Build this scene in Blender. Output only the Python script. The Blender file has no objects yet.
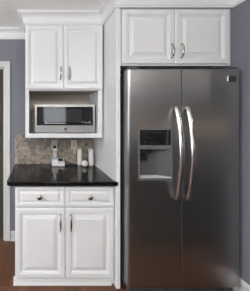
import bpy, bmesh, math, random
from mathutils import Vector, Matrix
random.seed(4)
SC = bpy.context.scene
COL = SC.collection

# ------------------------------------------------------------------ camera, world, lights, exposure
EYE = 1.457
cam = bpy.data.cameras.new('camera')
cam.sensor_fit = 'HORIZONTAL'; cam.sensor_width = 36.0
cam.lens = 190.0 / 250.0 * 36.0
cam.shift_x = (125 - 38) / 250.0
cam.shift_y = -(145.5 - 118) / 250.0
cam.clip_start = 0.02
co = bpy.data.objects.new('camera', cam); COL.objects.link(co)
co.location = (0, 0, EYE); co.rotation_euler = (math.pi / 2, 0, 0)
SC.camera = co

world = bpy.data.worlds.new('world'); SC.world = world; world.use_nodes = True
world.node_tree.nodes['Background'].inputs[0].default_value = (0.80, 0.88, 1.0, 1)
world.node_tree.nodes['Background'].inputs[1].default_value = 0.6

def area(name, loc, rot, sx, sy, power, col, spread=180):
    l = bpy.data.lights.new(name, 'AREA'); l.shape = 'RECTANGLE'; l.size = sx; l.size_y = sy
    l.energy = power; l.color = col; l.spread = math.radians(spread)
    o = bpy.data.objects.new(name, l); COL.objects.link(o); o.location = loc; o.rotation_euler = rot
    return o
P2 = math.pi / 2
# added cool fill light at unseen windows in the left and rear walls
area('fill_left_window', (-3.12, -0.6, 1.40), (0, -P2, 0), 1.5, 2.2, 58, (0.80, 0.90, 1.0))
area('fill_rear_window', (0.62, -3.13, 1.72), (P2, 0, 0), 0.80, 0.86, 7, (0.92, 0.96, 1.0))

SC.view_settings.view_transform = 'Standard'
SC.view_settings.look = 'None'
SC.view_settings.exposure = -0.08
SC.view_settings.gamma = 1.0
SC.view_settings.use_curve_mapping = False

# ------------------------------------------------------------------ helpers
WLOC = {}
def wl(o): return WLOC.get(o.name, Vector((0, 0, 0))) if o else Vector((0, 0, 0))

def thing(name, label, cat, loc=(0, 0, 0), group=None):
    o = bpy.data.objects.new(name, None); COL.objects.link(o)
    o.location = loc; o.empty_display_size = 0.1
    WLOC[o.name] = Vector(loc)
    return tag(o, label, cat, group)

def tag(o, label, cat, group=None):
    o['label'] = label; o['category'] = cat
    if group: o['group'] = group
    return o

def obj(name, bm, mat, parent=None, origin=None, smooth=False, bevel=0.0, seg=2):
    org = wl(parent) if parent else Vector(origin or (0, 0, 0))
    bmesh.ops.recalc_face_normals(bm, faces=bm.faces[:])
    bmesh.ops.translate(bm, verts=bm.verts[:], vec=-org)
    me = bpy.data.meshes.new(name)
    bm.to_mesh(me); bm.free()
    if smooth:
        for p in me.polygons: p.use_smooth = True
    me.materials.append(mat)
    o = bpy.data.objects.new(name, me); COL.objects.link(o)
    if parent: o.parent = parent
    else: o.location = org
    WLOC[o.name] = org
    if bevel:
        m = o.modifiers.new('bevel', 'BEVEL'); m.width = bevel; m.segments = seg
        m.limit_method = 'ANGLE'; m.angle_limit = math.radians(40)
    return o

def graft(o, bm, mat):
    """add surface markings to a finished part"""
    bmesh.ops.recalc_face_normals(bm, faces=bm.faces[:])
    bmesh.ops.translate(bm, verts=bm.verts[:], vec=-WLOC[o.name])
    for f in bm.faces: f.material_index = 1
    bm.from_mesh(o.data); bm.to_mesh(o.data); bm.free(); o.data.materials.append(mat)

def struct(name, bm, mat, **k):
    o = obj(name, bm, mat, **k); o['kind'] = 'structure'; return o

def B(): return bmesh.new()

def box(bm, x0, x1, y0, y1, z0, z1):
    v = [bm.verts.new((x, y, z)) for z in (z0, z1) for y in (y0, y1) for x in (x0, x1)]
    for f in ((0, 1, 3, 2), (4, 6, 7, 5), (0, 4, 5, 1), (2, 3, 7, 6), (0, 2, 6, 4), (1, 5, 7, 3)):
        bm.faces.new([v[i] for i in f])
    return v

def prism(bm, pts, axis, a0, a1):
    """extrude a 2D outline along an axis; axis 'z': pts are (x,y); 'x': (y,z); 'y': (x,z)"""
    def P(p, a):
        return {'z': (p[0], p[1], a), 'x': (a, p[0], p[1]), 'y': (p[0], a, p[1])}[axis]
    va = [bm.verts.new(P(p, a0)) for p in pts]; vb = [bm.verts.new(P(p, a1)) for p in pts]
    n = len(pts)
    bm.faces.new(va); bm.faces.new(vb[::-1])
    for i in range(n):
        j = (i + 1) % n
        bm.faces.new((va[i], va[j], vb[j], vb[i]))

def tube(bm, pts, radii, n=10, flat=1.0):
    """tube through points; flat scales the second radius"""
    pts = [Vector(p) for p in pts]
    if not isinstance(radii, (list, tuple)): radii = [radii] * len(pts)
    rings = []; ref = None
    for i, p in enumerate(pts):
        t = (pts[min(i + 1, len(pts) - 1)] - pts[max(i - 1, 0)]).normalized()
        if ref is None:
            ref = Vector((1, 0, 0)) if abs(t.x) < 0.9 else Vector((0, 0, 1))
        u = (ref - t * ref.dot(t)).normalized(); w = t.cross(u); ref = u
        rings.append([bm.verts.new(p + u * math.cos(a) * radii[i] + w * math.sin(a) * radii[i] * flat)
                      for a in [2 * math.pi * k / n for k in range(n)]])
    for a, b in zip(rings, rings[1:]):
        for k in range(n):
            bm.faces.new((a[k], a[(k + 1) % n], b[(k + 1) % n], b[k]))
    bm.faces.new(rings[0][::-1]); bm.faces.new(rings[-1])

def lathe(bm, c, prof, n=24, axis='z'):
    """prof: (radius, height) list from bottom to top"""
    c = Vector(c); rings = []
    def P(r, h, a):
        if axis == 'z': return c + Vector((r * math.cos(a), r * math.sin(a), h))
        return c + Vector((r * math.cos(a), -h, r * math.sin(a)))       # axis -y, towards the room
    for r, h in prof:
        if r < 1e-6: rings.append([bm.verts.new(P(0, h, 0))])
        else: rings.append([bm.verts.new(P(r, h, 2 * math.pi * k / n)) for k in range(n)])
    for a, b in zip(rings, rings[1:]):
        for k in range(n):
            j = (k + 1) % n
            if len(a) == 1 and len(b) == 1: continue
            if len(a) == 1: bm.faces.new((a[0], b[j], b[k]))
            elif len(b) == 1: bm.faces.new((a[k], a[j], b[0]))
            else: bm.faces.new((a[k], a[j], b[j], b[k]))
    if len(rings[0]) > 1: bm.faces.new(rings[0][::-1])
    if len(rings[-1]) > 1: bm.faces.new(rings[-1])

def sweep(bm, path, prof, ztop):
    """run a moulding profile (out, dz) along a plan path; the room lies to the right of the path"""
    path = [Vector((p[0], p[1])) for p in path]; n = len(path); rings = []
    for i in range(n):
        ns = []
        if i > 0: d = (path[i] - path[i - 1]).normalized(); ns.append(Vector((d.y, -d.x)))
        if i < n - 1: d = (path[i + 1] - path[i]).normalized(); ns.append(Vector((d.y, -d.x)))
        m = ns[0] if len(ns) == 1 else (ns[0] + ns[1]) / (1 + ns[0].dot(ns[1]))
        rings.append([bm.verts.new((path[i].x + m.x * o, path[i].y + m.y * o, ztop + dz)) for o, dz in prof])
    k = len(prof)
    for a, b in zip(rings, rings[1:]):
        for j in range(k):
            bm.faces.new((a[j], a[(j + 1) % k], b[(j + 1) % k], b[j]))
    bm.faces.new(rings[0]); bm.faces.new(rings[-1][::-1])

def nested(bm, x0, x1, z0, z1, yf, loops):
    """stack of rectangles (inset, depth behind the front plane), closed at both ends: raised-panel fronts"""
    rings = []
    for i, d in loops:
        rings.append([bm.verts.new(p) for p in ((x0 + i, yf + d, z0 + i), (x1 - i, yf + d, z0 + i),
                                                (x1 - i, yf + d, z1 - i), (x0 + i, yf + d, z1 - i))])
    for a, b in zip(rings, rings[1:]):
        for k in range(4):
            bm.faces.new((a[k], a[(k + 1) % 4], b[(k + 1) % 4], b[k]))
    bm.faces.new(rings[0][::-1]); bm.faces.new(rings[-1])

def raised(s=1.0, th=0.020):
    return [(0, th), (0, 0.006), (0.003, 0.0025), (0.009, 0.0005), (0.012, 0), (0.042 * s, 0), (0.0435 * s, 0.006),
            (0.051 * s, 0.0065), (0.056 * s, 0.014), (0.064 * s, 0.014), (0.094 * s, 0.0060), (0.095 * s, 0.001), (0.098 * s, 0.0005)]

# ------------------------------------------------------------------ materials
def mat(name, col, rough=0.5, metal=0.0, bump=0.0, bscale=60, var=0.0, vscale=8, coat=0.0, spec=0.5):
    m = bpy.data.materials.new(name); m.use_nodes = True
    nt = m.node_tree; b = nt.nodes['Principled BSDF']
    b.inputs['Base Color'].default_value = (*col, 1); b.inputs['Roughness'].default_value = rough
    b.inputs['Metallic'].default_value = metal; b.inputs['Coat Weight'].default_value = coat
    b.inputs['Specular IOR Level'].default_value = spec
    if var or bump:
        g = nt.nodes.new('ShaderNodeNewGeometry')
    if var:
        n = nt.nodes.new('ShaderNodeTexNoise'); n.inputs['Scale'].default_value = vscale; n.inputs['Detail'].default_value = 4
        nt.links.new(g.outputs['Position'], n.inputs['Vector'])
        r = nt.nodes.new('ShaderNodeMapRange'); r.inputs[3].default_value = 1 - var; r.inputs[4].default_value = 1 + var
        nt.links.new(n.outputs[0], r.inputs[0])
        x = nt.nodes.new('ShaderNodeVectorMath'); x.operation = 'SCALE'; x.inputs[0].default_value = col
        nt.links.new(r.outputs[0], x.inputs['Scale']); nt.links.new(x.outputs[0], b.inputs['Base Color'])
    if bump:
        n = nt.nodes.new('ShaderNodeTexNoise'); n.inputs['Scale'].default_value = bscale; n.inputs['Detail'].default_value = 3
        nt.links.new(g.outputs['Position'], n.inputs['Vector'])
        bp = nt.nodes.new('ShaderNodeBump'); bp.inputs['Strength'].default_value = bump; bp.inputs['Distance'].default_value = 0.004
        nt.links.new(n.outputs[0], bp.inputs['Height']); nt.links.new(bp.outputs[0], b.inputs['Normal'])
    return m

M = {}
M['cabinet'] = mat('white_cabinet_paint', (0.775, 0.778, 0.782), 0.32, var=0.02, vscale=5)
M['trim'] = mat('white_trim_paint', (0.62, 0.615, 0.61), 0.4, var=0.02, vscale=5)
M['wall'] = mat('grey_wall_paint', (0.182, 0.188, 0.212), 0.7, bump=0.15, bscale=220, var=0.04, vscale=3)
M['ceiling'] = mat('ceiling_paint', (0.92, 0.92, 0.905), 0.85, bump=0.3, bscale=180, var=0.03, vscale=4)
M['doorpaint'] = mat('olive_brown_door_paint', (0.050, 0.040, 0.026), 0.7, var=0.05)
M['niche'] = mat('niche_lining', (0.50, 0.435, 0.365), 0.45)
M['nickel'] = mat('satin_nickel', (0.46, 0.44, 0.41), 0.16, 1.0)
M['black'] = mat('black_plastic', (0.012, 0.012, 0.013), 0.3)
M['dark'] = mat('dark_grey_casing', (0.06, 0.06, 0.065), 0.45)
M['glass'] = mat('black_oven_glass', (0.010, 0.010, 0.011), 0.04, coat=0.6)
M['mesh'] = mat('oven_window_tint', (0.032, 0.032, 0.034), 0.06, coat=0.6)
M['silver'] = mat('silver_plastic', (0.72, 0.72, 0.73), 0.35, 0.15)
M['liner2'] = mat('grey_lcd', (0.32, 0.34, 0.32), 0.3)
M['frame'] = mat('dispenser_surround_plastic', (0.20, 0.20, 0.20), 0.35, 0.4)
M['liner'] = mat('grey_dispenser_liner', (0.085, 0.085, 0.085), 0.38)
M['print'] = mat('pale_print', (0.75, 0.74, 0.72), 0.5)
M['iconblue'] = mat('dim_panel_print', (0.06, 0.07, 0.09), 0.5)
M['plate'] = mat('outlet_plate_plastic', (0.60, 0.555, 0.50), 0.4)
M['wax'] = mat('white_wax', (0.74, 0.715, 0.67), 0.45, var=0.03, vscale=20)
M['wick'] = mat('charred_wick', (0.02, 0.018, 0.016), 0.8)
M['amber'] = mat('amber_scent_oil', (0.66, 0.50, 0.31), 0.3)
M['red'] = mat('red_indicator', (0.65, 0.05, 0.04), 0.3)
M['lamp_trim'] = mat('lamp_trim_paint', (0.8, 0.8, 0.78), 0.4)
M['rug'] = mat('added_rug_charcoal', (0.022, 0.021, 0.021), 0.95, bump=0.5, bscale=300, var=0.2, vscale=60)
M['gasket'] = mat('rubber_gasket', (0.02, 0.02, 0.02), 0.6)

def steel(name, col, rough, axis='x', aniso=0.0):
    m = bpy.data.materials.new(name); m.use_nodes = True; nt = m.node_tree; b = nt.nodes['Principled BSDF']
    b.inputs['Metallic'].default_value = 1.0
    b.inputs['Base Color'].default_value = (*col, 1)
    if aniso:
        b.inputs['Anisotropic'].default_value = aniso
        tg = nt.nodes.new('ShaderNodeTangent'); tg.direction_type = 'RADIAL'; tg.axis = 'Z'
        nt.links.new(tg.outputs[0], b.inputs['Tangent'])
    g = nt.nodes.new('ShaderNodeNewGeometry'); mp = nt.nodes.new('ShaderNodeMapping')
    mp.inputs['Scale'].default_value = (2, 2, 500) if axis == 'x' else (500, 500, 2)
    nt.links.new(g.outputs['Position'], mp.inputs['Vector'])
    n = nt.nodes.new('ShaderNodeTexNoise'); n.inputs['Scale'].default_value = 1.0; n.inputs['Detail'].default_value = 3
    nt.links.new(mp.outputs[0], n.inputs['Vector'])
    r = nt.nodes.new('ShaderNodeMapRange'); r.inputs[3].default_value = rough - 0.05; r.inputs[4].default_value = rough + 0.05
    nt.links.new(n.outputs[0], r.inputs[0]); nt.links.new(r.outputs[0], b.inputs['Roughness'])
    bp = nt.nodes.new('ShaderNodeBump'); bp.inputs['Strength'].default_value = 0.06; bp.inputs['Distance'].default_value = 0.001
    nt.links.new(n.outputs[0], bp.inputs['Height']); nt.links.new(bp.outputs[0], b.inputs['Normal'])
    return m
M['steel'] = steel('brushed_stainless', (0.40, 0.395, 0.39), 0.30, aniso=0.6)
M['mwsteel'] = steel('microwave_stainless', (0.42, 0.405, 0.39), 0.38, aniso=0.3)
M['handle'] = mat('polished_handle_steel', (0.72, 0.70, 0.67), 0.17, 1.0)

def granite():
    m = bpy.data.materials.new('black_granite'); m.use_nodes = True; nt = m.node_tree; b = nt.nodes['Principled BSDF']
    g = nt.nodes.new('ShaderNodeNewGeometry')
    v = nt.nodes.new('ShaderNodeTexVoronoi'); v.inputs['Scale'].default_value = 160
    nt.links.new(g.outputs['Position'], v.inputs['Vector'])
    n = nt.nodes.new('ShaderNodeTexNoise'); n.inputs['Scale'].default_value = 70; n.inputs['Detail'].default_value = 5
    nt.links.new(g.outputs['Position'], n.inputs['Vector'])
    s = nt.nodes.new('ShaderNodeSeparateColor'); nt.links.new(v.outputs['Color'], s.inputs[0])
    mu = nt.nodes.new('ShaderNodeMath'); mu.operation = 'MULTIPLY'
    nt.links.new(s.outputs[0], mu.inputs[0]); nt.links.new(n.outputs[0], mu.inputs[1])
    cr = nt.nodes.new('ShaderNodeValToRGB')
    cr.color_ramp.elements[0].position = 0.25; cr.color_ramp.elements[0].color = (0.004, 0.004, 0.0045, 1)
    cr.color_ramp.elements[1].position = 0.62; cr.color_ramp.elements[1].color = (0.045, 0.042, 0.039, 1)
    e = cr.color_ramp.elements.new(0.42); e.color = (0.006, 0.006, 0.0065, 1)
    nt.links.new(mu.outputs[0], cr.inputs[0]); nt.links.new(cr.outputs[0], b.inputs['Base Color'])
    b.inputs['Roughness'].default_value = 0.08; b.inputs['Specular IOR Level'].default_value = 0.3
    return m
M['granite'] = granite()

def travertine():
    m = bpy.data.materials.new('tumbled_travertine_tile'); m.use_nodes = True; nt = m.node_tree; b = nt.nodes['Principled BSDF']
    g = nt.nodes.new('ShaderNodeNewGeometry'); sp = nt.nodes.new('ShaderNodeSeparateXYZ'); cb = nt.nodes.new('ShaderNodeCombineXYZ')
    nt.links.new(g.outputs['Position'], sp.inputs[0])
    nt.links.new(sp.outputs[0], cb.inputs[0])
    ad = nt.nodes.new('ShaderNodeMath'); ad.inputs[1].default_value = -0.916; nt.links.new(sp.outputs[2], ad.inputs[0])
    nt.links.new(ad.outputs[0], cb.inputs[1])
    br = nt.nodes.new('ShaderNodeTexBrick'); br.inputs['Scale'].default_value = 1.0
    br.inputs['Brick Width'].default_value = 0.10; br.inputs['Row Height'].default_value = 0.10
    br.inputs['Mortar Size'].default_value = 0.0022; br.inputs['Mortar Smooth'].default_value = 0.4
    br.inputs['Color1'].default_value = (0.285, 0.235, 0.19, 1); br.inputs['Color2'].default_value = (0.40, 0.34, 0.285, 1)
    br.inputs['Mortar'].default_value = (0.38, 0.33, 0.28, 1)
    nt.links.new(cb.outputs[0], br.inputs['Vector'])
    n = nt.nodes.new('ShaderNodeTexNoise'); n.inputs['Scale'].default_value = 21; n.inputs['Detail'].default_value = 6; n.inputs['Roughness'].default_value = 0.7
    nt.links.new(g.outputs['Position'], n.inputs['Vector'])
    r = nt.nodes.new('ShaderNodeMapRange'); r.inputs[1].default_value = 0.36; r.inputs[2].default_value = 0.64
    r.inputs[3].default_value = 0.38; r.inputs[4].default_value = 1.25
    nt.links.new(n.outputs[0], r.inputs[0])
    x = nt.nodes.new('ShaderNodeVectorMath'); x.operation = 'SCALE'
    nt.links.new(br.outputs[0], x.inputs[0]); nt.links.new(r.outputs[0], x.inputs['Scale']); nt.links.new(x.outputs[0], b.inputs['Base Color'])
    b.inputs['Roughness'].default_value = 0.55
    bp = nt.nodes.new('ShaderNodeBump'); bp.inputs['Strength'].default_value = 0.3; bp.inputs['Distance'].default_value = 0.003
    nt.links.new(n.outputs[0], bp.inputs['Height']); nt.links.new(bp.outputs[0], b.inputs['Normal'])
    return m
M['tile'] = travertine()

def hardwood():
    m = bpy.data.materials.new('dark_hardwood_planks'); m.use_nodes = True; nt = m.node_tree; b = nt.nodes['Principled BSDF']
    g = nt.nodes.new('ShaderNodeNewGeometry'); mp = nt.nodes.new('ShaderNodeMapping'); mp.inputs['Rotation'].default_value = (0, 0, math.pi / 2)
    nt.links.new(g.outputs['Position'], mp.inputs['Vector'])
    br = nt.nodes.new('ShaderNodeTexBrick'); br.inputs['Scale'].default_value = 1.0
    br.inputs['Brick Width'].default_value = 1.1; br.inputs['Row Height'].default_value = 0.085
    br.inputs['Mortar Size'].default_value = 0.0012; br.inputs['Bias'].default_value = 0.0
    br.inputs['Color1'].default_value = (0.092, 0.038, 0.021, 1); br.inputs['Color2'].default_value = (0.132, 0.060, 0.035, 1)
    br.inputs['Mortar'].default_value = (0.016, 0.008, 0.006, 1)
    nt.links.new(mp.outputs[0], br.inputs['Vector'])
    m2 = nt.nodes.new('ShaderNodeMapping'); m2.inputs['Scale'].default_value = (60, 4, 4); nt.links.new(g.outputs['Position'], m2.inputs['Vector'])
    n = nt.nodes.new('ShaderNodeTexNoise'); n.inputs['Scale'].default_value = 1; n.inputs['Detail'].default_value = 6
    nt.links.new(m2.outputs[0], n.inputs['Vector'])
    r = nt.nodes.new('ShaderNodeMapRange'); r.inputs[3].default_value = 0.6; r.inputs[4].default_value = 1.4
    nt.links.new(n.outputs[0], r.inputs[0])
    x = nt.nodes.new('ShaderNodeVectorMath'); x.operation = 'SCALE'
    nt.links.new(br.outputs[0], x.inputs[0]); nt.links.new(r.outputs[0], x.inputs['Scale']); nt.links.new(x.outputs[0], b.inputs['Base Color'])
    b.inputs['Roughness'].default_value = 0.38; b.inputs['Specular IOR Level'].default_value = 0.3
    return m
M['floor'] = hardwood()

def emit(name, col, s):
    m = bpy.data.materials.new(name); m.use_nodes = True; b = m.node_tree.nodes['Principled BSDF']
    b.inputs['Base Color'].default_value = (*col, 1); b.inputs['Emission Color'].default_value = (*col, 1)
    b.inputs['Emission Strength'].default_value = s
    return m

M['warmshade'] = emit('added_warm_shade', (1.0, 0.74, 0.50), 4.2)

# ------------------------------------------------------------------ the room
WB = 2.270          # back wall face
WR = 1.662          # right wall face (a short return beside the refrigerator)
WEND = 1.380        # where that return ends and the room opens out to the right
XR = 4.8            # far right wall face
WLX = -3.2          # left wall face
WF = -3.2           # wall behind the camera
CEIL = 2.510
UX0, UX1, UYF = -0.128, 0.652, 1.920     # wall cabinet body
PX0, PX1, PY = 0.665, 0.702, 1.620       # tall end panel
BX0, BX1, BY = -0.200, 0.6635, 1.660     # base cabinet body

bm = B(); box(bm, -3.4, 5.0, -3.4, 2.5, -0.05, 0); struct('floor', bm, M['floor'])
bm = B(); box(bm, -3.4, 5.0, -3.4, 2.5, CEIL, CEIL + 0.06); struct('ceiling', bm, M['ceiling'])
DX0, DX1, DTOP = -1.235, -0.395, 2.064
bm = B()
box(bm, WLX, DX0, WB, WB + 0.11, 0, CEIL); box(bm, DX1, WR, WB, WB + 0.11, 0, CEIL); box(bm, DX0, DX1, WB, WB + 0.11, DTOP, CEIL)
struct('wall_back', bm, M['wall'])
bm = B(); box(bm, WR, WR + 0.12, WEND, WB + 0.11, 0, CEIL); box(bm, WR + 0.12, XR, WEND, WEND + 0.12, 0, CEIL); struct('wall_right', bm, M['wall'])
# left wall and rear wall, each with an opening for its added window
def holed(axis, f, t, a0, a1, h0, h1, z0, z1):
    bm = B()
    def bx(u0, u1, zz0, zz1):
        if axis == 'x': box(bm, f - t, f, u0, u1, zz0, zz1)
        else: box(bm, u0, u1, f - t, f, zz0, zz1)
    bx(a0, h0, 0, CEIL); bx(h1, a1, 0, CEIL); bx(h0, h1, 0, z0); bx(h0, h1, z1, CEIL)
    return bm
struct('wall_left', holed('x', WLX, 0.12, WF, WB + 0.11, -1.75, 0.55, 0.60, 2.20), M['wall'])
bm = B(); box(bm, XR, XR + 0.12, WF, WEND + 0.12, 0, CEIL); struct('wall_right_far', bm, M['wall'])
struct('wall_rear', holed('y', WF, 0.12, WLX, XR, 0.17, 1.07, 1.24, 2.20), M['wall'])
def window(name, axis, f, u0, u1, z0, z1):
    bm = B(); w = 0.06
    def bx(a, b, c, d, p0=-0.09, p1=0.02):
        if axis == 'x': box(bm, f + p0, f + p1, a, b, c, d)
        else: box(bm, a, b, f + p0, f + p1, c, d)
    bx(u0, u0 + w, z0, z1); bx(u1 - w, u1, z0, z1); bx(u0, u1, z0, z0 + w); bx(u0, u1, z1 - w, z1)
    um = (u0 + u1) / 2; bx(um - 0.04, um + 0.04, z0, z1); zm = (z0 + z1) / 2
    bx(u0, u1, zm - 0.02, zm + 0.02, -0.07, -0.03)
    return struct(name, bm, M['trim'])
window('added_window_1', 'x', WLX, -1.75, 0.55, 0.60, 2.20)  # added window, out of view, around the left fill light
window('added_window_2', 'y', WF, 0.17, 1.07, 1.24, 2.20)  # added window behind the camera, placed to reflect in the microwave glass

# doorway: jambs and moulded casing
bm = B()
box(bm, DX1 - 0.018, DX1, WB - 0.002, WB + 0.112, 0, DTOP)
box(bm, DX0, DX0 + 0.018, WB - 0.002, WB + 0.112, 0, DTOP)
box(bm, DX0, DX1, WB - 0.002, WB + 0.112, DTOP - 0.018, DTOP)
CW = 0.070
def casing(bm, pts_outer_path):
    prof = [(0, 0), (0, -0.012), (0.010, -0.016), (0.040, -0.014), (0.046, -0.020), (CW - 0.004, -0.022), (CW, -0.018), (CW, 0)]
    rings = []
    for (x, z), (nx, nz) in pts_outer_path:
        rings.append([bm.verts.new((x + nx * o, WB + d, z + nz * o)) for o, d in prof])
    k = len(prof)
    for a, b in zip(rings, rings[1:]):
        for j in range(k): bm.faces.new((a[j], a[(j + 1) % k], b[(j + 1) % k], b[j]))
    bm.faces.new(rings[0]); bm.faces.new(rings[-1][::-1])
casing(bm, [((DX1 - 0.006, 0), (1, 0)), ((DX1 - 0.006, DTOP - 0.004), (1, 1)), ((DX0 + 0.006, DTOP - 0.004), (-1, 1)), ((DX0 + 0.006, 0), (-1, 0))])
d_1 = struct('door_1', bm, M['trim'])
bm = B(); box(bm, DX0 + 0.020, DX1 - 0.020, WB + 0.030, WB + 0.070, 0.006, DTOP - 0.020)
for z0, z1 in ((0.25, 0.95), (1.10, 1.92)):
    for x0, x1 in ((DX0 + 0.13, -0.855), (-0.775, DX1 - 0.13)):
        nested(bm, x0, x1, z0, z1, WB + 0.0245, [(0, 0.006), (0, 0.002), (0.012, 0), (0.02, 0.004), (0.04, 0.004), (0.055, 0.0005)])
dl = obj('door_leaf', bm, M['doorpaint'], d_1, bevel=0.002)
bm = B(); box(bm, -0.500, -0.452, WB + 0.022, WB + 0.030, 1.265, 1.385)
lathe(bm, (-0.476, WB + 0.022, 1.325), [(0.018, 0), (0.018, 0.010), (0.012, 0.016), (0, 0.016)], 20, 'y')
obj('door_lock', bm, M['black'], d_1, bevel=0.001)

# crown moulding: walls, cabinets and end panel in one mitred run
crown = [(0, -0.115), (0.010, -0.115), (0.012, -0.102), (0.017, -0.100), (0.018, -0.090)]
for k in range(1, 8):
    a = k / 8 * math.pi / 2
    crown.append((0.018 + 0.046 * (1 - math.cos(a)), -0.090 + 0.066 * math.sin(a)))
crown += [(0.066, -0.022), (0.070, -0.020), (0.071, -0.010), (0.076, -0.006), (0.076, -0.0005), (0, -0.0005)]
e = 0.0006
bm = B()
sweep(bm, [(WLX, WF), (WLX, WB - e), (UX0 - e, WB - e), (UX0 - e, UYF - e), (PX0 - e, UYF - e), (PX0 - e, PY - e), (WR - e, PY - e), (WR - e, WEND - e), (XR - e, WEND - e), (XR - e, WF)], crown, CEIL)
struct('trim_1', bm, M['cabinet'])

# baseboards with a small top bead
def basebd(h): return [(0, 0), (0, h), (0.006, h), (0.009, h - 0.010), (0.012, h - 0.022), (0.013, h - 0.03), (0.013, 0.018), (0.022, 0.012), (0.024, 0)]
bm = B(); sweep(bm, [(WR - e, WB - 0.01), (WR - e, WEND - e), (XR - e, WEND - e), (XR - e, WF)], [(min(o, 0.014), z) for o, z in basebd(0.144)], 0); struct('baseboard_right', bm, M['trim'])
bm = B(); sweep(bm, [(DX1 + CW, WB - e), (BX0 - 0.012, WB - e)], basebd(0.112), 0); struct('baseboard_back', bm, M['trim'])
bm = B(); sweep(bm, [(WLX + e, WF), (WLX + e, WB)], basebd(0.13), 0); struct('baseboard_left', bm, M['trim'])

# ------------------------------------------------------------------ added globe pendants, out of view, as fill light for ceiling and cabinets
for x, y, DROP, pw in ((-1.4, -0.3, 0.95, 8), (-0.42, -0.6, 0.95, 10), (0.75, -0.6, 0.27, 108), (3.2, 0.6, 0.45, 20)):
    t = thing('added_globe_pendant', 'added unseen white glass globe pendant hanging from the ceiling on a thin rod', 'lamp', (x, y, CEIL), 'added globe pendants')
    bm = B(); lathe(bm, (x, y, CEIL), [(0.0, -0.022), (0.05, -0.022), (0.06, -0.012), (0.06, -0.0006), (0, -0.0006)], 24); obj('canopy', bm, M['nickel'], t)
    bm = B(); tube(bm, [(x, y, CEIL - 0.02), (x, y, CEIL - DROP + 0.05)], 0.005, 8); obj('rod', bm, M['nickel'], t)
    bm = B(); lathe(bm, (x, y, CEIL - DROP), [(0, -0.11)] + [(0.11 * math.cos(a), 0.11 * math.sin(a)) for a in [(-0.5 + k / 14) * math.pi for k in range(1, 14)]] + [(0, 0.11)], 28)
    obj('globe', bm, emit('added_globe_glass', (1.0, 0.985, 0.965), pw), t, smooth=True)

# added uplighter floor lamps, out of view, to brighten the ceiling
for x, y, pw in ((-2.1, 0.40, 78), (-0.75, -1.5, 100)):
    t = thing('added_floor_lamp', 'added unseen slim uplighter floor lamp with a metal bowl standing on the wood floor', 'lamp', (x, y, 0), 'added uplighter floor lamps')
    bm = B(); lathe(bm, (x, y, 0), [(0.14, 0.0005), (0.14, 0.012), (0.03, 0.028), (0.012, 0.04)], 28); obj('base', bm, M['nickel'], t)
    bm = B(); tube(bm, [(x, y, 0.035), (x, y, 1.71)], 0.011, 12); obj('pole', bm, M['nickel'], t)
    bm = B(); lathe(bm, (x, y, 1.70), [(0.012, 0), (0.05, 0.012), (0.12, 0.06), (0.165, 0.12), (0.160, 0.12), (0.115, 0.066), (0.05, 0.02), (0.0, 0.016)], 32); obj('bowl', bm, M['nickel'], t)
    l = bpy.data.lights.new('uplight_fill', 'AREA'); l.shape = 'DISK'; l.size = 0.24; l.energy = pw; l.color = (1.0, 0.985, 0.965)
    lo = bpy.data.objects.new('uplight_fill', l); COL.objects.link(lo); lo.location = (0, 0, 1.80); lo.rotation_euler = (math.pi, 0, 0); lo.parent = t
# added dark rug, out of view, to darken what the refrigerator reflects
bm = B(); nested_h = [(0, 0.0004), (0, 0.008), (0.02, 0.011), (0.05, 0.010)]
rings = [[bm.verts.new(p) for p in ((0.95 + i, -2.4 + i, z), (4.5 - i, -2.4 + i, z), (4.5 - i, 0.90 - i, z), (0.95 + i, 0.90 - i, z))] for i, z in nested_h]
for a, b in zip(rings, rings[1:]):
    for k in range(4): bm.faces.new((a[k], a[(k + 1) % 4], b[(k + 1) % 4], b[k]))
bm.faces.new(rings[0][::-1]); bm.faces.new(rings[-1])
tag(obj('added_rug', bm, M['rug'], origin=(2.7, -0.75, 0)), 'added unseen large charcoal rug on the wood floor in front of the refrigerator', 'rug')
# added warm wall lamps, out of view, for the refrigerator's warm reflected band
for x, y, nx, ny in ((2.5, WF, 0, 1), (3.5, WF, 0, 1), (XR, -2.9, -1, 0), (XR, -1.9, -1, 0)):
    t = thing('added_wall_lamp', 'added unseen low drum shaded warm wall lamp in the room to the right', 'lamp', (x, y, 1.20), 'added warm wall lamps')
    bm = B()
    if nx: box(bm, x - 0.02, x - e, y - 0.05, y + 0.05, 1.15, 1.25)
    else: box(bm, x - 0.05, x + 0.05, y + e, y + 0.02, 1.15, 1.25)
    obj('back_plate', bm, M['nickel'], t, bevel=0.003)
    bm = B(); lathe(bm, (x + nx * 0.14, y + ny * 0.14, 1.17), [(0.115, -0.07), (0.10, 0.07)], 28); obj('shade', bm, M['warmshade'], t)
    bm = B(); tube(bm, [(x + nx * 0.015, y + ny * 0.015, 1.22), (x + nx * 0.10, y + ny * 0.10, 1.22)], 0.008, 8); obj('arm', bm, M['nickel'], t)

# ------------------------------------------------------------------ cabinet hardware
def bow_pull(x, z0, z1, yf, parent, r=0.0072):
    bm = B(); pts = []; rad = []
    n = 14; zm = (z0 + z1) / 2; L = (z1 - z0) / 2
    for k in range(n + 1):
        s = -1 + 2 * k / n
        pts.append((x, yf - 0.008 - 0.024 * (1 - abs(s) ** 2.6), zm + s * L))
        rad.append(r * (0.62 + 0.62 * (1 - abs(s)) ** 0.8))
    tube(bm, pts, rad, 10, 0.8)
    for z in (z0 + 0.004, z1 - 0.004):
        lathe(bm, (x, yf, z), [(0.0075, 0.0), (0.0075, 0.003), (0.005, 0.006), (0.005, 0.016), (0.0, 0.017)], 14, 'y')
    return obj('handle', bm, M['nickel'], parent, smooth=True)

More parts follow.
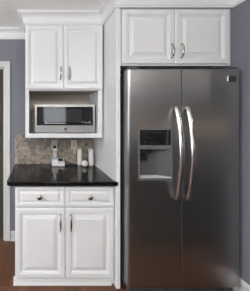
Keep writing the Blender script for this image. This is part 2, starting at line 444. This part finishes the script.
def knob(x, z, yf, parent):
    bm = B()
    lathe(bm, (x, yf, z), [(0.011, 0), (0.011, 0.002), (0.007, 0.005), (0.007, 0.012), (0.018, 0.016), (0.0225, 0.021), (0.020, 0.027), (0.010, 0.031), (0, 0.032)], 20, 'y')
    return obj('knob', bm, M['nickel'], parent, smooth=True)

def front(name, x0, x1, z0, z1, yf, parent, s=1.0, m='cabinet'):
    bm = B(); nested(bm, x0, x1, z0, z1, yf, raised(s)); return obj(name, bm, M[m], parent)

# ------------------------------------------------------------------ tall end panel beside the refrigerator
bm = B(); box(bm, PX0, PX1, PY, WB - e, 0, CEIL - 0.002)
o = obj('cabinet_partition', bm, M['cabinet'], origin=((PX0 + PX1) / 2, PY, 0), bevel=0.002)
tag(o, 'tall white painted end panel between the granite counter and the refrigerator', 'panel')

# ------------------------------------------------------------------ wall cabinet with microwave niche
t = thing('wall_cabinet', 'white two-door wall cabinet with open microwave niche above the granite counter', 'cabinet', ((UX0 + UX1) / 2, WB - 0.17, 1.257))
NZ0, NZ1 = 1.300, 1.736
NX0, NX1 = UX0 + 0.038, UX1 - 0.043
bm = B(); box(bm, UX0, UX1, UYF, WB - e, NZ1, CEIL - 0.003); obj('body', bm, M['cabinet'], t, bevel=0.0015)
bm = B()
box(bm, UX0, NX0, UYF, WB - e, 1.257, NZ1); box(bm, NX1, UX1, UYF, WB - e, 1.257, NZ1)
box(bm, NX0, NX1, UYF, WB - e, 1.257, NZ0)
nich = obj('niche', bm, M['cabinet'], t, bevel=0.0012)
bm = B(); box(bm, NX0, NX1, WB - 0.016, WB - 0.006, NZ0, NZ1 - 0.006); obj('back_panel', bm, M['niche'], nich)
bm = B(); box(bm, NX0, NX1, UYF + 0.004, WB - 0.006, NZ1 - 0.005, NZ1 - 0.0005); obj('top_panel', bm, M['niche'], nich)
umid = 0.2565
d1 = front('door', UX0 + 0.003, umid - 0.0015, 1.745, 2.386, 1.900, t, 0.82)
d2 = front('door', umid + 0.0015, UX1 - 0.003, 1.745, 2.386, 1.900, t, 0.82)
bow_pull(0.2265, 1.842, 1.968, 1.900, d1); bow_pull(0.3155, 1.842, 1.968, 1.900, d2)

# ------------------------------------------------------------------ cabinet above the refrigerator
t = thing('overhead_cabinet', 'white two-door cabinet mounted above the refrigerator', 'cabinet', ((PX1 + WR) / 2, 1.9, 1.910))
bm = B(); box(bm, PX1 + 0.0006, WR - 0.0006, 1.640, WB - e, 1.908, CEIL - 0.003); obj('body', bm, M['cabinet'], t, bevel=0.0015)
d1 = front('door', 0.719, 1.1685, 1.921, 2.386, 1.620, t); d2 = front('door', 1.1715, 1.632, 1.921, 2.386, 1.620, t)
bow_pull(1.137, 1.965, 2.088, 1.620, d1); bow_pull(1.220, 1.965, 2.088, 1.620, d2)

# ------------------------------------------------------------------ base cabinet
t = thing('base_cabinet', 'white base cabinet with two drawers over two doors under the black counter', 'cabinet', ((BX0 + BX1) / 2, 1.95, 0))
bm = B(); box(bm, BX0, BX1, BY, WB - e, 0.067, 0.879); obj('body', bm, M['cabinet'], t, bevel=0.0015)
bm = B()
prism(bm, [(1.668, 0), (1.650, 0), (1.650, 0.012), (1.655, 0.022), (1.657, 0.050), (1.661, 0.060), (1.668, 0.0665)], 'x', BX0 - 0.014, 0.640)
box(bm, BX0, BX1, 1.672, WB - 0.03, 0, 0.067)
obj('toe_kick', bm, M['cabinet'], t)
bmid = 0.2365
small = [(0, 0.020), (0, 0.006), (0.003, 0.0025), (0.009, 0.0005), (0.012, 0), (0.027, 0), (0.0285, 0.004), (0.034, 0.0045), (0.038, 0.010), (0.043, 0.010), (0.057, 0.0045), (0.058, 0.001), (0.060, 0.0005)]
for x0, x1, kx in ((BX0 + 0.002, bmid - 0.002, 0.0135), (bmid + 0.002, 0.656, 0.449)):
    bm = B(); nested(bm, x0, x1, 0.687, 0.862, 1.640, small); dr = obj('drawer', bm, M['cabinet'], t); knob(kx, 0.776, 1.640, dr)
d1 = front('door', BX0 + 0.002, bmid - 0.002, 0.070, 0.678, 1.640, t); d2 = front('door', bmid + 0.002, 0.656, 0.070, 0.678, 1.640, t)
bow_pull(0.192, 0.480, 0.625, 1.640, d1); bow_pull(0.283, 0.480, 0.625, 1.640, d2)

# ------------------------------------------------------------------ countertop
CT = 0.916
bm = B(); pts = [(-0.272, WB - 0.0135)]
cx, cy, r = -0.229, 1.644, 0.039
for k in range(9):
    a = math.pi + k / 8 * math.pi / 2
    pts.append((cx + r * math.cos(a), cy + r * math.sin(a)))
pts += [(0.678, 1.605), (0.678, 1.6185), (PX0 - 0.0008, 1.6185), (PX0 - 0.0008, WB - 0.0135)]
prism(bm, pts, 'z', 0.8795, CT)
o = obj('countertop', bm, M['granite'], origin=(0.2, 1.93, 0.8795), bevel=0.006, seg=3)
tag(o, 'polished black speckled granite countertop on the white base cabinet', 'countertop')
# scribe moulding where the counter meets the end panel
bm = B(); prism(bm, [(PX0 - 0.0008, CT + 0.0003), (PX0 - 0.013, CT + 0.0003), (PX0 - 0.012, CT + 0.008), (PX0 - 0.006, CT + 0.017), (PX0 - 0.0008, CT + 0.019)], 'y', 1.640, WB - 0.014)
struct('trim_2', bm, M['trim'])
# tile backsplash
bm = B(); box(bm, -0.275, PX0 - 0.001, WB - 0.012, WB - e, CT - 0.03, 1.2562)
o = struct('wall_backsplash', bm, M['tile'], bevel=0.002)

# ------------------------------------------------------------------ refrigerator
FX0, FX1, FY = 0.724, 1.631, 1.530
FT, FB = 1.852, 0.086
FM = 1.155
fr = thing('refrigerator', 'stainless steel side-by-side refrigerator with ice and water dispenser', 'refrigerator', ((FX0 + FX1) / 2, 1.9, 0))
bm = B(); box(bm, FX0 + 0.006, FX1 - 0.006, 1.612, 2.215, 0.045, FT - 0.022); obj('body', bm, M['dark'], fr, bevel=0.004)
bm = B(); box(bm, FX0 + 0.012, FX1 - 0.012, 1.6005, 1.6115, 0.11, FT - 0.03); obj('door_gasket', bm, M['gasket'], fr)
bm = B()
box(bm, FX0 + 0.02, FX1 - 0.02, 1.575, 1.611, 0.010, 0.080)
for k in range(5): box(bm, FX0 + 0.05, FX1 - 0.05, 1.571, 1.575, 0.020 + k * 0.012, 0.026 + k * 0.012)
obj('base_grille', bm, M['dark'], fr)
for x in (FX0 + 0.08, FX1 - 0.08):
    for y in (1.66, 2.15):
        bm = B(); lathe(bm, (x, y, 0), [(0.022, 0), (0.022, 0.012), (0.012, 0.016), (0.012, 0.046)], 16); obj('foot', bm, M['black'], fr)
for x0, x1 in ((FX0 + 0.010, FX0 + 0.10), (FX1 - 0.10, FX1 - 0.010)):
    bm = B(); prism(bm, [(1.545, FT + 0.001), (1.72, FT + 0.001), (1.72, FT + 0.012), (1.70, FT + 0.022), (1.56, FT + 0.022), (1.545, FT + 0.014)], 'x', x0, x1)
    box(bm, x0 + .01, x1 - .01, 1.62, 1.71, FT - 0.0225, FT + 0.002)
    obj('hinge_cover', bm, M['dark'], fr, bevel=0.003)

def fridge_door(name, x0, x1, hole=None):
    """slab with rounded vertical front edges; hole = (x0, x1, z0, z1) through the front sheet only"""
    bm = B(); rl, rr = (0.018, 0.003) if hole else (0.003, 0.018); yb = 1.600; n = 6
    left = [(x0 + rl - rl * math.cos(a), FY + rl - rl * math.sin(a)) for a in [k / n * math.pi / 2 for k in range(n + 1)]]
    right = [(x1 - rr + rr * math.sin(a), FY + rr - rr * math.cos(a)) for a in [k / n * math.pi / 2 for k in range(n + 1)]]
    z0, z1 = FB, FT; rz = 0.008
    levels = [(z0, 0.006), (z0 + rz, 0.0)] + ([(hole[2], 0), (hole[3], 0)] if hole else []) + [(z1 - rz, 0.0), (z1, 0.006)]
    cols = []
    for z, sh in levels:
        row = [(x0 + sh * .3, yb)] + [(x + sh * .3, y + sh) for x, y in left]
        if hole: row += [(hole[0], FY + sh), (hole[1], FY + sh)]
        row += [(x - sh * .3, y + sh) for x, y in right] + [(x1 - sh * .3, yb)]
        cols.append([bm.verts.new((x, y, z)) for x, y in row])
    hi = 1 + len(left)      # index of the first hole column
    for li, (a, b) in enumerate(zip(cols, cols[1:])):
        for k in range(len(a) - 1):
            if hole and li == 2 and k == hi: continue
            bm.faces.new((a[k], a[k + 1], b[k + 1], b[k]))
        bm.faces.new((a[-1], a[0], b[0], b[-1]))
    bm.faces.new(cols[0][::-1]); bm.faces.new(cols[-1])
    for f in bm.faces:                  # the edge that meets the other door is dark plastic
        c = f.calc_center_median()
        if abs(c.x - FM) < 0.0062 and c.y > FY + 0.0001 and c.y < 1.599 and abs(c.z - 0.97) < 0.87: f.material_index = 1
    o = obj(name, bm, M['steel'], fr); o.data.materials.append(M['dark']); return o
HX0, HX1, HZ0, HZ1 = 0.815, 1.073, 0.962, 1.364
fd = fridge_door('freezer_door', FX0, FM - 0.0025, (HX0, HX1, HZ0, HZ1))
rd = fridge_door('fridge_door', FM + 0.0025, FX1)
def fridge_handle(x, parent):
    bm = B(); z0, z1 = 0.792, 1.556; zm = (z0 + z1) / 2; L = (z1 - z0) / 2; pts = []; rad = []; n = 28
    for k in range(n + 1):
        s = -1 + 2 * k / n
        pts.append((x, FY - 0.012 - 0.062 * (1 - abs(s) ** 2.0), zm + s * L))
        rad.append(0.0155 + 0.0045 * (1 - s * s))
    rad[0] = rad[-1] = 0.012
    tube(bm, pts, rad, 14, 0.75)
    for s in (-1, 1):
        z = zm + s * (L - 0.022)
        lathe(bm, (x, FY, z), [(0.012, 0), (0.012, 0.010), (0.010, 0.018)], 14, 'y')
    return obj('handle', bm, M['handle'], parent, smooth=True)
fridge_handle(1.103, fd); fridge_handle(1.192, rd)
# ice and water dispenser in the freezer door
bm = B(); fw = 0.008
for a in ((HX0 - fw, HX0 + 0.003, HZ0 - fw, HZ1 + fw), (HX1 - 0.003, HX1 + fw, HZ0 - fw, HZ1 + fw),
          (HX0 + 0.003, HX1 - 0.003, HZ0 - fw, HZ0 + 0.003), (HX0 + 0.003, HX1 - 0.003, HZ1 - 0.003, HZ1 + fw)):
    box(bm, a[0], a[1], FY - 0.004, FY + 0.004, a[2], a[3])
box(bm, HX0 + 0.003, HX1 - 0.003, FY - 0.003, FY + 0.006, 1.205, 1.238)
obj('dispenser_frame', bm, M['frame'], fd, bevel=0.001)
bm = B(); box(bm, HX0 + 0.003, HX1 - 0.003, FY - 0.002, FY + 0.03, 1.238, HZ1 - 0.003)
cp = obj('control_panel', bm, M['glass'], fd)
bm = B()
for i, z in enumerate((1.335, 1.300, 1.262)):
    for j in range(2):
        xx = HX0 + 0.040 + (0 if j == 0 else 0.165)
        box(bm, xx, xx + 0.014, FY - 0.0026, FY - 0.002, z, z + 0.004)
for j in range(3): box(bm, HX0 + 0.090 + j * 0.026, HX0 + 0.104 + j * 0.026, FY - 0.0026, FY - 0.002, 1.259, 1.262)
box(bm, HX0 + 0.105, HX0 + 0.118, FY - 0.0026, FY - 0.002, 1.338, 1.343); box(bm, HX0 + 0.125, HX0 + 0.175, FY - 0.0026, FY - 0.002, 1.339, 1.342)
box(bm, HX0 + 0.075, HX0 + 0.092, FY - 0.0026, FY - 0.002, 1.291, 1.294)
graft(cp, bm, M['iconblue'])
# recess liner: an open alcove with a splayed right-hand cheek
bm = B()
zc0, zc1 = HZ0, 1.205
f_ = [(HX0, FY + 0.001, zc0), (HX1, FY + 0.001, zc0), (HX1, FY + 0.001, zc1), (HX0, FY + 0.001, zc1)]
k_ = [(HX0 + 0.012, FY + 0.064, zc0 + 0.012), (HX1 - 0.075, FY + 0.064, zc0 + 0.012), (HX1 - 0.095, FY + 0.064, zc1 - 0.004), (HX0 + 0.012, FY + 0.064, zc1 - 0.004)]
a = [bm.verts.new(p) for p in f_]; b = [bm.verts.new(p) for p in k_]
for i in range(4): bm.faces.new((a[i], a[(i + 1) % 4], b[(i + 1) % 4], b[i]))
bm.faces.new(b)
obj('dispenser_recess', bm, M['liner'], fd)
bm = B()
lathe(bm, (HX0 + 0.060, FY + 0.034, 1.160), [(0.016, 0), (0.024, 0.012), (0.028, 0.044)], 18)
box(bm, HX0 + 0.018, HX0 + 0.105, FY + 0.010, FY + 0.06, 1.168, 1.2045)
prism(bm, [(FY + 0.050, 1.190), (FY + 0.058, 1.190), (FY + 0.048, 1.100), (FY + 0.042, 1.104)], 'x', HX0 + 0.030, HX0 + 0.090)
obj('dispenser_paddle', bm, M['black'], fd)
bm = B()
prism(bm, [(HX0 + 0.004, FY - 0.010), (HX1 - 0.004, FY - 0.010), (HX1 - 0.012, FY + 0.03), (HX1 - 0.08, FY + 0.058), (HX0 + 0.018, FY + 0.058)], 'z', HZ0 + 0.013, HZ0 + 0.020)
for k in range(10): box(bm, HX0 + 0.022 + k * 0.0165, HX0 + 0.026 + k * 0.0165, FY - 0.004, FY + 0.052, HZ0 + 0.020, HZ0 + 0.023)
obj('drip_tray', bm, M['silver'], fd)
# maker's badge on the right-hand door: dark plate, bright curved bar and two lines of tiny lettering
bm = B(); box(bm, 1.525, 1.594, FY - 0.003, FY, 1.748, 1.796); bd = obj('badge', bm, M['black'], rd, bevel=0.001)
bm = B(); prism(bm, [(1.523, 1.754), (1.531, 1.750), (1.530, 1.772), (1.532, 1.798), (1.525, 1.795), (1.522, 1.775)], 'y', FY - 0.005, FY - 0.0005)
obj('badge_emblem', bm, M['silver'], rd)
bm = B()
for z, xa, xb in ((1.779, 1.538, 1.590), (1.760, 1.546, 1.584)):
    x = xa
    while x < xb:
        w = random.choice((0.0025, 0.0035, 0.0030)); box(bm, x, x + w, FY - 0.0036, FY - 0.0028, z, z + 0.006); x += w + 0.0016
graft(bd, bm, M['frame'])

# ------------------------------------------------------------------ microwave in the niche
MX0, MX1, MY, MZ0, MZ1 = -0.033, 0.600, 1.972, 1.3005, 1.597
mw = thing('microwave', 'stainless steel countertop microwave with black window in the cabinet niche', 'microwave', ((MX0 + MX1) / 2, 2.1, MZ0))
bm = B(); box(bm, MX0 + 0.004, MX1, MY + 0.026, 2.235, MZ0 + 0.008, MZ1 - 0.002); obj('body', bm, M['dark'], mw, bevel=0.004)
for x in (MX0 + 0.05, MX1 - 0.05):
    for y in (2.03, 2.19):
        bm = B(); lathe(bm, (x, y, MZ0), [(0.014, 0), (0.016, 0.004), (0.016, 0.009)], 14); obj('foot', bm, M['black'], mw)
MS = 0.492        # split between door and control column
bm = B(); box(bm, MX0, MS - 0.001, MY, MY + 0.025, MZ0 + 0.006, MZ1); md = obj('door', bm, M['mwsteel'], mw, bevel=0.0008)
bm = B(); box(bm, MS + 0.001, MX1 - 0.010, MY, MY + 0.025, MZ0 + 0.006, MZ1); mc = obj('control_column', bm, M['mwsteel'], mw, bevel=0.0008)
WZ0, WZ1 = 1.380, 1.573
bm = B(); box(bm, MX0 + 0.020, MS - 0.001, MY - 0.003, MY + 0.004, WZ0, WZ1); obj('window', bm, M['glass'], md, bevel=0.001)
bm = B(); nested(bm, 0.062, 0.455, 1.412, 1.545, MY - 0.0036, [(0, 0.0004), (0, 0), (0.002, 0)]); obj('window_screen', bm, M['mesh'], md)
bm = B(); box(bm, MS + 0.001, MX1 - 0.030, MY - 0.003, MY + 0.004, WZ0, WZ1); kp = obj('keypad_panel', bm, M['glass'], mc)
bm = B(); box(bm, MS + 0.014, MX1 - 0.046, MY - 0.0036, MY - 0.003, 1.538, 1.556); obj('display', bm, M['mesh'], mc)
bm = B()
for r_ in range(5):
    for c_ in range(3):
        x = MS + 0.014 + c_ * 0.020; z = 1.436 + r_ * 0.019
        box(bm, x + 0.003, x + 0.011, MY - 0.0036, MY - 0.003, z, z + 0.005)
graft(kp, bm, M['iconblue'])
bm = B()           # fine printed lines, too small to read
x = 0.072
while x < 0.285:
    w = random.uniform(0.004, 0.010); h = random.uniform(0.005, 0.008) if x > .1 else 0.012
    box(bm, x, x + w, MY - 0.0036, MY - 0.003, 1.398, 1.398 + h); x += w + 0.003
obj('printed_line', bm, M['print'], md)
bm = B()
tube(bm, [(MS - 0.044, MY - .0035, 1.412), (MS - 0.028, MY - .0035, 1.420), (MS - 0.012, MY - .0035, 1.412), (MS - 0.002, MY - .0035, 1.416)], 0.0020, 6)
obj('printed_script', bm, M['print'], md)
bm = B()
tube(bm, [(MS + 0.004, MY - .0035, 1.410), (MS + 0.020, MY - .0035, 1.407), (MS + 0.030, MY - .0035, 1.414), (MS + 0.052, MY - .0035, 1.421)], 0.0020, 6)
tube(bm, [(MS + 0.036, MY - .0035, 1.402), (MS + 0.052, MY - .0035, 1.402)], 0.0016, 6)
obj('printed_script', bm, M['print'], mc)
# round monogram badge on the lower rail
bm = B(); lathe(bm, (0.285, MY, 1.342), [(0.0145, 0), (0.0145, 0.003), (0.013, 0.004), (0.0, 0.004)], 28, 'y'); lg = obj('logo_badge', bm, M['dark'], md)
bm = B(); c = Vector((0.285, MY - 0.0045, 1.342))
tube(bm, [c + Vector((0.0135 * math.cos(a), 0, 0.0135 * math.sin(a))) for a in [2 * math.pi * k / 28 for k in range(29)]], 0.0012, 6)
tube(bm, [c + Vector((-0.001 + 0.004 * math.cos(a) - 0.003, 0, 0.007 * math.sin(a))) for a in [0.6 + 5.6 * k / 16 for k in range(17)]], 0.0011, 6)
tube(bm, [c + Vector((p, 0, q)) for p, q in ((0.008, 0.006), (0.004, 0.007), (0.003, 0.003), (0.006, 0.001), (0.003, -0.002), (0.003, -0.006), (0.009, -0.005))], 0.0011, 6)
obj('logo_monogram', bm, M['nickel'], md)

# ------------------------------------------------------------------ wall outlets and what is plugged in
TF = WB - 0.012
def outlet(xc, zc, label):
    t = thing('wall_outlet', label, 'outlet', (xc, TF, zc), 'outlets on the tile backsplash')
    bm = B(); nested(bm, xc - 0.036, xc + 0.036, zc - 0.058, zc + 0.058, TF - 0.006, [(0, 0.0058), (0, 0.004), (0.003, 0.001), (0.006, 0)])
    obj('cover_plate', bm, M['plate'], t)
    for s in (-1, 1):
        z = zc + s * 0.021
        bm = B(); lathe(bm, (xc, TF - 0.006, z), [(0.0165, 0), (0.0165, 0.002), (0.015, 0.003), (0, 0.003)], 20, 'y'); rc = obj('receptacle', bm, M['plate'], t)
        bm = B()
        for dx in (-0.0055, 0.0055): box(bm, xc + dx - 0.001, xc + dx + 0.001, TF - 0.0094, TF - 0.0085, z - 0.001, z + 0.007)
        obj('slot', bm, M['black'], rc)
outlet(0.194, 1.138, 'wall outlet on the tile above the cordless phone, black adapter plugged in')
outlet(0.428, 1.138, 'wall outlet on the tile nearest the candles, air freshener plugged in')
YA = TF - 0.0098
t = thing('power_adapter', 'small black power adapter plugged into the outlet above the cordless phone', 'adapter', (0.196, YA, 1.112))
bm = B(); box(bm, 0.178, 0.214, YA - 0.034, YA, 1.088, 1.132); obj('body', bm, M['black'], t, bevel=0.004)
bm = B(); pts = [(0.205, YA - 0.018, 1.090), (0.232, YA - 0.022, 1.05), (0.262, YA - 0.022, 0.985), (0.300, YA - 0.02, 0.962), (0.322, 2.215, 0.956), (0.350, 2.205, 0.942), (0.385, 2.190, 0.926), (0.425, 2.172, CT + 0.004), (0.438, 2.145, CT + 0.004), (0.400, 2.125, CT + 0.004), (0.335, 2.150, CT + 0.004), (0.3035, 2.178, CT + 0.010)]
def smoothp(p, n=5):
    p = [Vector(q) for q in p]; out = []
    for i in range(len(p) - 1):
        a, b, c, d = p[max(i - 1, 0)], p[i], p[i + 1], p[min(i + 2, len(p) - 1)]
        for k in range(n):
            u = k / n
            out.append(0.5 * ((2 * b) + (c - a) * u + (2 * a - 5 * b + 4 * c - d) * u * u + (3 * b - a - 3 * c + d) * u ** 3))
    return out + [p[-1]]
tube(bm, smoothp(pts), 0.0034, 8); obj('cord', bm, M['black'], t, smooth=True)
t = thing('air_freshener', 'plug-in air freshener with amber bottle in the outlet by the candles', 'air freshener', (0.432, YA, 1.09))
bm = B(); prism(bm, [(0.416, 1.082), (0.448, 1.082), (0.450, 1.128), (0.440, 1.140), (0.424, 1.140), (0.414, 1.128)], 'y', YA - 0.030, YA); obj('heater', bm, M['amber'], t, bevel=0.003)
bm = B(); lathe(bm, (0.432, YA - 0.020, 1.040), [(0.015, 0), (0.0185, 0.004), (0.0185, 0.034), (0.012, 0.0415)], 18); obj('bottle', bm, M['amber'], t, smooth=False)

# ------------------------------------------------------------------ cordless phone: charging base and handset
t = thing('phone_base', 'silver answering machine base of a cordless phone on the black counter', 'phone', (0.227, 2.17, CT))
X0, X1 = 0.156, 0.300
bm = B(); prism(bm, [(2.118, CT + .0003), (2.225, CT + .0003), (2.228, CT + 0.06), (2.214, CT + 0.078), (2.200, CT + 0.078), (2.130, CT + 0.030), (2.116, CT + 0.022)], 'x', X0, X1)
base = obj('body', bm, M['silver'], t, bevel=0.006)
def onslope(x, s, lift=0.0008):
    """point on the sloping face of the base, s from its foot (0) to its top (1)"""
    a = Vector((0, 2.130, CT + 0.030)); b = Vector((0, 2.200, CT + 0.078)); n = Vector((0, -0.048, 0.070)).normalized()
    p = a.lerp(b, s) + n * lift; return Vector((x, p.y, p.z))
def slopebox(bm, x0, x1, s0, s1, h):
    lo = [onslope(x, s, 0.0002) for x, s in ((x0, s0), (x1, s0), (x1, s1), (x0, s1))]
    hi = [onslope(x, s, h) for x, s in ((x0, s0), (x1, s0), (x1, s1), (x0, s1))]
    a = [bm.verts.new(p) for p in lo]; b = [bm.verts.new(p) for p in hi]
    bm.faces.new(a[::-1]); bm.faces.new(b)
    for i in range(4): bm.faces.new((a[i], a[(i + 1) % 4], b[(i + 1) % 4], b[i]))
bm = B(); slopebox(bm, 0.232, 0.284, 0.42, 0.88, 0.003); obj('display', bm, M['black'], t)
bm = B()
for k in range(3): slopebox(bm, 0.246 + k * 0.016, 0.257 + k * 0.016, 0.08, 0.25, 0.004)
obj('button', bm, M['plate'], t)
bm = B(); slopebox(bm, 0.228, 0.239, 0.08, 0.25, 0.004); obj('indicator_button', bm, M['red'], t)
bm = B()           # upright cradle at the left-hand side
prism(bm, [(0.161, 2.140), (0.228, 2.140), (0.228, 2.150), (0.166, 2.150), (0.166, 2.196), (0.223, 2.196), (0.223, 2.150), (0.228, 2.150), (0.228, 2.204), (0.161, 2.204)][:4][::1], 'z', CT + 0.03, CT + 0.075)
box(bm, 0.161, 0.166, 2.150, 2.200, CT + 0.03, CT + 0.085); box(bm, 0.2225, 0.228, 2.150, 2.200, CT + 0.03, CT + 0.085)
obj('cradle', bm, M['silver'], t)
h = thing('cordless_handset', 'silver cordless handset standing upright in its charging base', 'phone', (0.1945, 2.18, CT + 0.07))
bm = B(); zb = CT + 0.0785
sec = []
for z, w, d in ((0, 0.019, 0.011), (0.02, 0.021, 0.013), (0.065, 0.0195, 0.012), (0.095, 0.024, 0.013), (0.108, 0.022, 0.011), (0.112, 0.016, 0.007)):
    sec.append([bm.verts.new((0.1945 + w * math.copysign(abs(math.cos(a)) ** 0.6, math.cos(a)), 2.182 + 0.06 * z + d * math.copysign(abs(math.sin(a)) ** 0.6, math.sin(a)), zb + z)) for a in [2 * math.pi * k / 20 for k in range(20)]])
for a, b in zip(sec, sec[1:]):
    for k in range(20): bm.faces.new((a[k], a[(k + 1) % 20], b[(k + 1) % 20], b[k]))
bm.faces.new(sec[0][::-1]); bm.faces.new(sec[-1])
obj('shell', bm, M['silver'], h, smooth=True)
bm = B(); box(bm, 0.182, 0.207, 2.1700, 2.1750, zb + 0.068, zb + 0.084); obj('screen', bm, M['liner2'], h)
bm = B()
for r_ in range(4):
    for c_ in range(3): box(bm, 0.180 + c_ * 0.0105, 0.187 + c_ * 0.0105, 2.1685, 2.1735, zb + 0.018 + r_ * 0.010, zb + 0.024 + r_ * 0.010)
obj('keypad', bm, M['plate'], h)
bm = B(); tube(bm, [(0.178, 2.190, zb + 0.100), (0.178, 2.192, zb + 0.125)], [0.005, 0.004], 10); obj('antenna', bm, M['black'], h)

# ------------------------------------------------------------------ candles
def pillar(x, y, r, hgt, label):
    t = thing('pillar_candle', label, 'candle', (x, y, CT), 'pillar candles')
    bm = B(); lathe(bm, (x, y, CT), [(r - 0.002, 0.0003), (r, 0.003), (r, hgt - 0.004), (r - 0.003, hgt), (r - 0.008, hgt - 0.001), (0.004, hgt - 0.004), (0, hgt - 0.004)], 32); obj('wax', bm, M['wax'], t, smooth=False)
    bm = B(); tube(bm, [(x, y, CT + hgt - 0.006), (x + 0.001, y, CT + hgt + 0.004), (x + 0.003, y, CT + hgt + 0.010)], 0.0014, 8); obj('wick', bm, M['wick'], t)
pillar(0.480, 2.195, 0.026, 0.186, 'tall white pillar candle to the left of the round candle')
pillar(0.602, 2.165, 0.0265, 0.186, 'tall white pillar candle to the right of the round candle, beside the end panel')
t = thing('ball_candle', 'small round white ball candle between the two pillar candles', 'candle', (0.521, 2.125, CT))
bm = B(); R = 0.0355; prof = []
for k in range(15):
    a = -math.pi / 2 + 0.42 + (math.pi - 0.42) * k / 14
    prof.append((R * math.cos(a) if k < 14 else 0.0, 0.0325 + R * math.sin(a)))
lathe(bm, (0.521, 2.125, CT + 0.0003), prof, 32); obj('wax', bm, M['wax'], t, smooth=True)
bm = B(); tube(bm, [(0.521, 2.125, CT + 0.066), (0.521, 2.125, CT + 0.080), (0.518, 2.125, CT + 0.088)], 0.0022, 8); obj('wick', bm, M['wick'], t)
